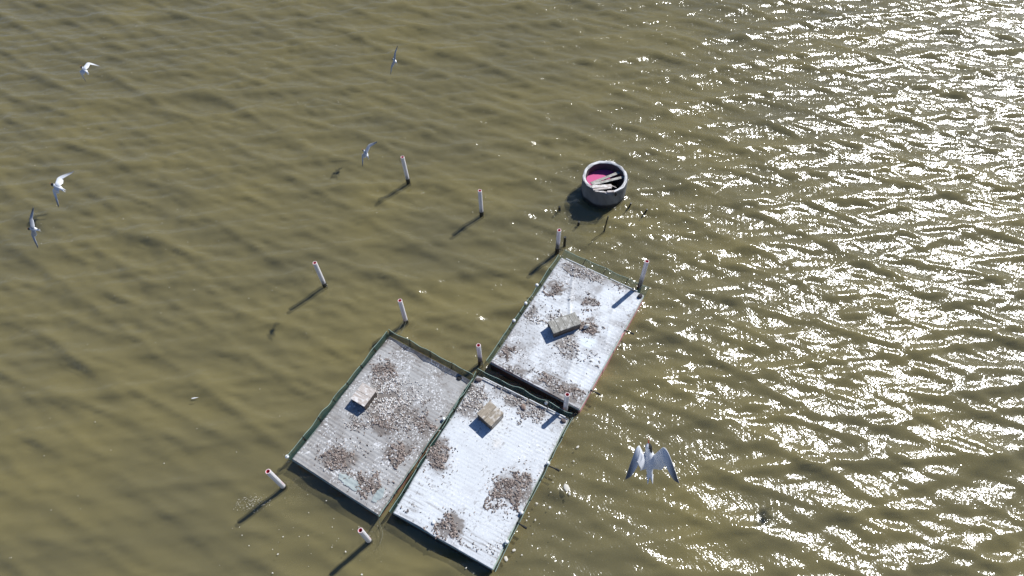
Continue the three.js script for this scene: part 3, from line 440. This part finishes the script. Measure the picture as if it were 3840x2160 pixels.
{
  const small = [];
  flecks.forEach(([x, z, s], i) => {
    const y = water(x, z)[0];
    if (s < 0.0125) { small.push(fleckGeo(s * 1.1, i, 1.1).translate(x, y + 0.004, z)); return; }
    const m = part(numbered('foam_fleck'), fleckGeo(s * 1.05, i * 2.3, i === 0 ? 1.35 : 1.1), M.fleck, scene); m.position.set(x, y + 0.006, z); m.rotation.y = i === 0 ? -1.1 : i * 1.9;
    const left = x < -2, rx = x - RAFTS.M.c[0];
    const label = i === 0 ? 'largest white foam fleck, floating to the right of the nearest white raft' : i === 6 ? 'rounded foam fleck floating by the front corner of the nearest white raft' : i === 5 ? 'long foam fleck floating just off the front right edge of the nearest white raft' : i === 7 ? 'foam fleck close to the right corner of the nearest white raft' : i === 9 ? 'foam fleck in the gap between the right corners of the two white rafts' : i === 1 ? 'foam fleck touching the lower end of the largest foam fleck' : left ? 'small white foam fleck floating left of and in front of the grey raft' : 'small white foam fleck floating along the right side of the nearest white raft';
    tag(m, label, 'foam fleck', left ? 'foam flecks in front of the grey raft' : 'foam flecks beside the nearest white raft');
  });
  const r = rng(77);
  for (let i = 0; i < 60; i++) { const x = i % 2 ? -0.2 + 1.6 * r() : -5.2 + 3.2 * r(), z = i % 2 ? -2 - 3.4 * r() : -3.6 + 1.6 * r(); small.push(fleckGeo(0.004 + 0.004 * r(), i, 1).translate(x, water(x, z)[0] + 0.003, z)); }
  for (let i = 0; i < 150; i++) { const z = -2.5 - 16 * r(), x = -9 - 0.42 * (-z - 2) + r() * (9 + 0.42 * (-z - 2) + 2.4); small.push(fleckGeo(0.004 + 0.005 * r() * r() - z * 0.0002, i + 300, 1).translate(x, water(x, z)[0] + 0.003, z)); }  // loose specks for drifting foam and for scattered sun glints
  for (const [cx, cz, sx, sz, n] of [[-4.86, -3.4, 0.34, 0.16, 170], [-4.2, -4.27, 0.3, 0.12, 60]]) for (let i = 0; i < n; i++) { const q = r() * 6.283, d = Math.sqrt(r()) * (0.6 + 0.6 * r()), x = cx + sx * d * Math.cos(q), z = cz + sz * d * Math.sin(q); small.push(fleckGeo(0.003 + 0.005 * r() * r(), i, 1).translate(x, water(x, z)[0] + 0.003, z)); }  // speck clusters that imitate sun glints on the waves
  const sm = part('foam_glint_specks', mergeGeometries(small), M.fleck, scene); tag(sm, 'tiny white foam specks, some standing in for sun glints, on the water around the rafts', 'foam specks', null, 'stuff');
  const g = new THREE.SphereGeometry(1, 16, 10); const p = g.attributes.position; for (let i = 0; i < p.count; i++) { const x = p.getX(i), t = (x + 1) / 2, wdt = Math.pow(1 - t, 0.6) * 0.9 + 0.08; p.setXYZ(i, x * 0.075, p.getY(i) * 0.006 + 0.012 * t * t, p.getZ(i) * 0.017 * wdt); } g.computeVertexNormals();
  const f = part('white_feather', g, std(0.85, 0.83, 0.82, 0.6), scene); f.position.set(-6.423, water(-6.423, -5.515)[0] + 0.008, -5.515); f.rotation.y = 0.12; tag(f, 'single white feather floating on open water far left of the grey raft', 'feather');
}

// ------------------------------------------------------------------ terns
M.bird = new THREE.MeshStandardMaterial({ vertexColors: true, roughness: 0.75 });
M.bill = std(0.50, 0.06, 0.03, 0.5); M.eye = std(0.006, 0.006, 0.006, 0.2);
const V = (...a) => new THREE.Vector3(...a);
function loft(rings, closedSection, colors) { // rings of equal length -> indexed geometry
  const n = rings[0].length, P = [], C = [], I = [];
  rings.forEach((ring, j) => ring.forEach((p, i) => { P.push(p.x, p.y, p.z); const c = colors(j, i, p); C.push(c[0], c[1], c[2]); }));
  for (let j = 0; j < rings.length - 1; j++) for (let i = 0; i < n; i++) { const a = j * n + i, b = j * n + (i + 1) % n, c = a + n, d = b + n; I.push(a, b, c, b, d, c); }
  const cap = (j, flip) => { for (let i = 1; i < n - 1; i++) { const a = j * n, b = j * n + i, c = j * n + i + 1; flip ? I.push(a, c, b) : I.push(a, b, c); } };
  cap(0, true); cap(rings.length - 1, false);
  const g = new THREE.BufferGeometry(); g.setAttribute('position', new THREE.Float32BufferAttribute(P, 3)); g.setAttribute('color', new THREE.Float32BufferAttribute(C, 3)); g.setIndex(I); g.computeVertexNormals(); return g;
}
const WHITE = [0.88, 0.88, 0.88], CAP = [0.008, 0.008, 0.008], DARK = [0.07, 0.07, 0.075];
function wingGeo(GREY, side, s1, d1, s2, d2) {
  const sh = V(0.05, 0.012, side * 0.012), a = V(Math.cos(d1) * Math.sin(s1), Math.sin(d1), side * Math.cos(d1) * Math.cos(s1)), b = V(-Math.cos(d2) * Math.sin(s2), Math.sin(d2), side * Math.cos(d2) * Math.cos(s2));
  const s0 = V(0.045, 0.015, side * 0.03), wr = s0.clone().addScaledVector(a, 0.16), tip = wr.clone().addScaledVector(b, 0.27);
  // leading edge: rounded at the wrist
  const pts = [sh, s0, s0.clone().lerp(wr, 0.5), wr.clone().lerp(s0, 0.1).addScaledVector(b, 0.004), wr.clone().lerp(tip, 0.12).addScaledVector(a, 0.006), wr.clone().lerp(tip, 0.5).addScaledVector(a, 0.012), tip.clone().lerp(wr, 0.12).addScaledVector(a, 0.003), tip];
  const curve = new THREE.CatmullRomCurve3(pts, false, 'centripetal'), N = 36, K = 14, rings = [], meta = [];
  for (let j = 0; j <= N; j++) {
    const t = j / N, p = curve.getPoint(t), T = curve.getTangent(t);
    const chord = (t < 0.45 ? mix(0.122, 0.096, t / 0.45) : mix(0.096, 0.004, Math.pow((t - 0.45) / 0.55, 1.15)));
    let n = new THREE.Vector3().crossVectors(V(-1, 0, 0), T).multiplyScalar(side).normalize(); if (n.y < 0) n.negate();
    const perp = new THREE.Vector3().crossVectors(T, n).multiplyScalar(side).normalize(); if (perp.dot(V(-1, 0, 0)) < -0.05) perp.negate();
    const cd = perp.clone().lerp(V(-1, 0, 0), t < 0.45 ? 0.45 : 0.25).normalize();
    const ring = [], th = mix(0.014, 0.003, Math.min(1, t * 1.4)) * 0.5;
    for (let i = 0; i < K; i++) { const q = i / K * 2 * Math.PI, c = (1 - Math.cos(q)) / 2, up = Math.sin(q); const thick = th * Math.sqrt(Math.max(0, 1 - c)) * 1.2 + 0.0006; ring.push(p.clone().addScaledVector(cd, c * chord).addScaledVector(n, up * thick + 0.010 * Math.sin(c * Math.PI) * (1 - t))); }
    rings.push(ring); meta.push(t);
  }
  return loft(side > 0 ? rings : rings.map((r) => r.slice().reverse()), true, (j, i) => {
    const K2 = K, ii = side > 0 ? i : K2 - 1 - i, q = ii / K2 * 2 * Math.PI, c = (1 - Math.cos(q)) / 2, upper = Math.sin(q) > 0.05, t = meta[j];
    let base = upper ? GREY : WHITE;
    const tr = sstep(0.72, 0.95, c) * (t < 0.75 ? 0.7 : 0.15); base = base.map((v, k) => mix(v, WHITE[k], upper ? tr : 0));
    const dk = upper ? sstep(0.60, 0.82, t + (0.25 - c) * 0.18) * (0.9 - 0.45 * (Math.abs((c * 5) % 1 - 0.5) < 0.14 && t < 0.93 ? 1 : 0)) : sstep(0.72, 0.95, t) * sstep(0.35, 0.8, c) * 0.9;
    return base.map((v, k) => mix(v, DARK[k], dk));
  });
}
function bodyGeo(GREY, capTurn) {
  // x, half height, half width, centre y
  const S = [[0.128, 0.004, 0.004, 0.008], [0.122, 0.010, 0.009, 0.009], [0.111, 0.0195, 0.018, 0.010], [0.095, 0.0245, 0.0225, 0.011], [0.078, 0.023, 0.0215, 0.009], [0.062, 0.023, 0.023, 0.005], [0.040, 0.031, 0.031, 0.0], [0.010, 0.037, 0.036, -0.004], [-0.025, 0.036, 0.034, -0.005], [-0.060, 0.029, 0.028, -0.002], [-0.090, 0.020, 0.022, 0.0], [-0.112, 0.012, 0.019, 0.002], [-0.126, 0.006, 0.018, 0.003], [-0.140, 0.003, 0.020, 0.003]];
  const curve = S.map((s) => V(...s.slice(0, 3))), K = 20, N = 44, rings = [];
  const at = (t, k) => { const f = t * (S.length - 1), i = Math.min(S.length - 2, Math.floor(f)), q = f - i, p0 = S[Math.max(0, i - 1)][k], p1 = S[i][k], p2 = S[i + 1][k], p3 = S[Math.min(S.length - 1, i + 2)][k]; return 0.5 * (2 * p1 + (p2 - p0) * q + (2 * p0 - 5 * p1 + 4 * p2 - p3) * q * q + (3 * p1 - p0 - 3 * p2 + p3) * q * q * q); };
  for (let j = 0; j <= N; j++) { const t = j / N, ring = []; for (let i = 0; i < K; i++) { const q = i / K * 2 * Math.PI; ring.push(V(at(t, 0), at(t, 3) + Math.max(0.001, at(t, 1)) * Math.sin(q), Math.max(0.001, at(t, 2)) * Math.cos(q))); } rings.push(ring); }
  return loft(rings, true, (j, i, p) => {
    const q = i / K * 2 * Math.PI; // 90 degrees is the back
    if (p.x > 0.058) { const s = Math.sin(q + capTurn), lim = p.x > 0.1 ? -0.15 : p.x > 0.075 ? -0.05 : 0.35; return s > lim ? CAP : WHITE; }
    if (p.x < -0.07) return WHITE;
    return Math.sin(q) > 0.25 ? GREY.map((v, k) => mix(v, WHITE[k], 0.45)) : WHITE;
  });
}
function tailGeo() { // two pointed streamers of a forked tail
  const out = [];
  for (const s of [-1, 1]) { const rings = []; for (let j = 0; j <= 10; j++) { const t = j / 10, x = -0.118 - 0.075 * t, w = mix(0.016, 0.0015, Math.pow(t, 0.9)), zc = s * mix(0.008, 0.016, t); rings.push([V(x, 0.005, zc - w), V(x, 0.0062, zc), V(x, 0.005, zc + w), V(x, 0.0036, zc)]); } out.push(loft(rings, true, () => WHITE)); }
  return mergeGeometries(out);
}
function makeTern(label, pos, ypr, Lw, Rw, sc, capTurn = 0, mantleShade = 0.6) {
  const GREY = [mantleShade * 0.97, mantleShade, mantleShade * 1.05];  // grey set per bird; darker values paint shade onto backs turned from the sun
  const o = thing('flying_tern', label, 'tern', pos, 0, 'terns flying over the water'), d = (a) => a.map((v) => v * R2);
  part('body', mergeGeometries([bodyGeo(GREY, capTurn), wingGeo(GREY, -1, ...d(Lw)), wingGeo(GREY, 1, ...d(Rw)), tailGeo()]), M.bird, o);
  const bill = new THREE.ConeGeometry(0.0062, 0.05, 10); bill.rotateZ(-Math.PI / 2); bill.scale(1, 1, 0.75); bill.translate(0.147, 0.0085, 0); part('bill', bill, M.bill, o);
  for (const s of [-1, 1]) { const e = new THREE.SphereGeometry(0.0028, 8, 6); e.translate(0.108, 0.0125, s * 0.0158); part('eye', e, M.eye, o); }
  o.rotation.set(ypr[2] * R2, ypr[0] * R2, ypr[1] * R2, 'YZX'); o.scale.setScalar(sc); return o;
}
makeTern('white tern with one bright wing and one shaded wing, upper left of the picture', [-9.346, 2.854, -12.134], [135.2, 5.4, -42.5], [52, -12, 63, -15], [42, -35, 71, -36], 1.034, 0, 0.68);
makeTern('thin grey tern banked edge on, at the top centre of the picture', [-2.691, 2.158, -13.159], [122, -4, -72.5], [23, 7, 12, 6], [13, -10, 18, -8], 0.857, 0, 0.42);
makeTern('small tern above and left of the farthest pipe pole', [-2.752, 3.108, -9.106], [119.7, 3.6, -66.3], [40, -8, 32, 0], [12, -24, 35, -24], 0.877, 0, 0.48);
makeTern('white tern with a long raised pale wing near the left edge', [-6.68, 4.932, -6.677], [149.3, -2.4, -40.7], [61, -25, 35, -9], [61, -34, 44, -22], 1.006, 0, 0.68);
makeTern('tern with its back coloured darker for shade, gliding leftwards, nearest to the left edge', [-8.498, 3.066, -7.43], [161.6, -11.3, -61], [48, -13, 30, 10], [24, -26, 31, -11], 0.998, 0, 0.40);
makeTern('large tern climbing with swept back wings, to the right of the rafts', [0.995, 7.258, -1.607], [98.9, 53.9, -12.3], [74, 28, 69, 3], [63, 33, 73, 8], 1.151, 1.7, 0.72);

makeTern('tern flying just past the right edge, its shadow on the water at lower right', [8.49, 5.2, -6.49], [150, 5, -20], [40, 10, 60, 0], [40, -10, 60, -10], 1.0, 0, 0.6);

renderer.render(scene, camera);
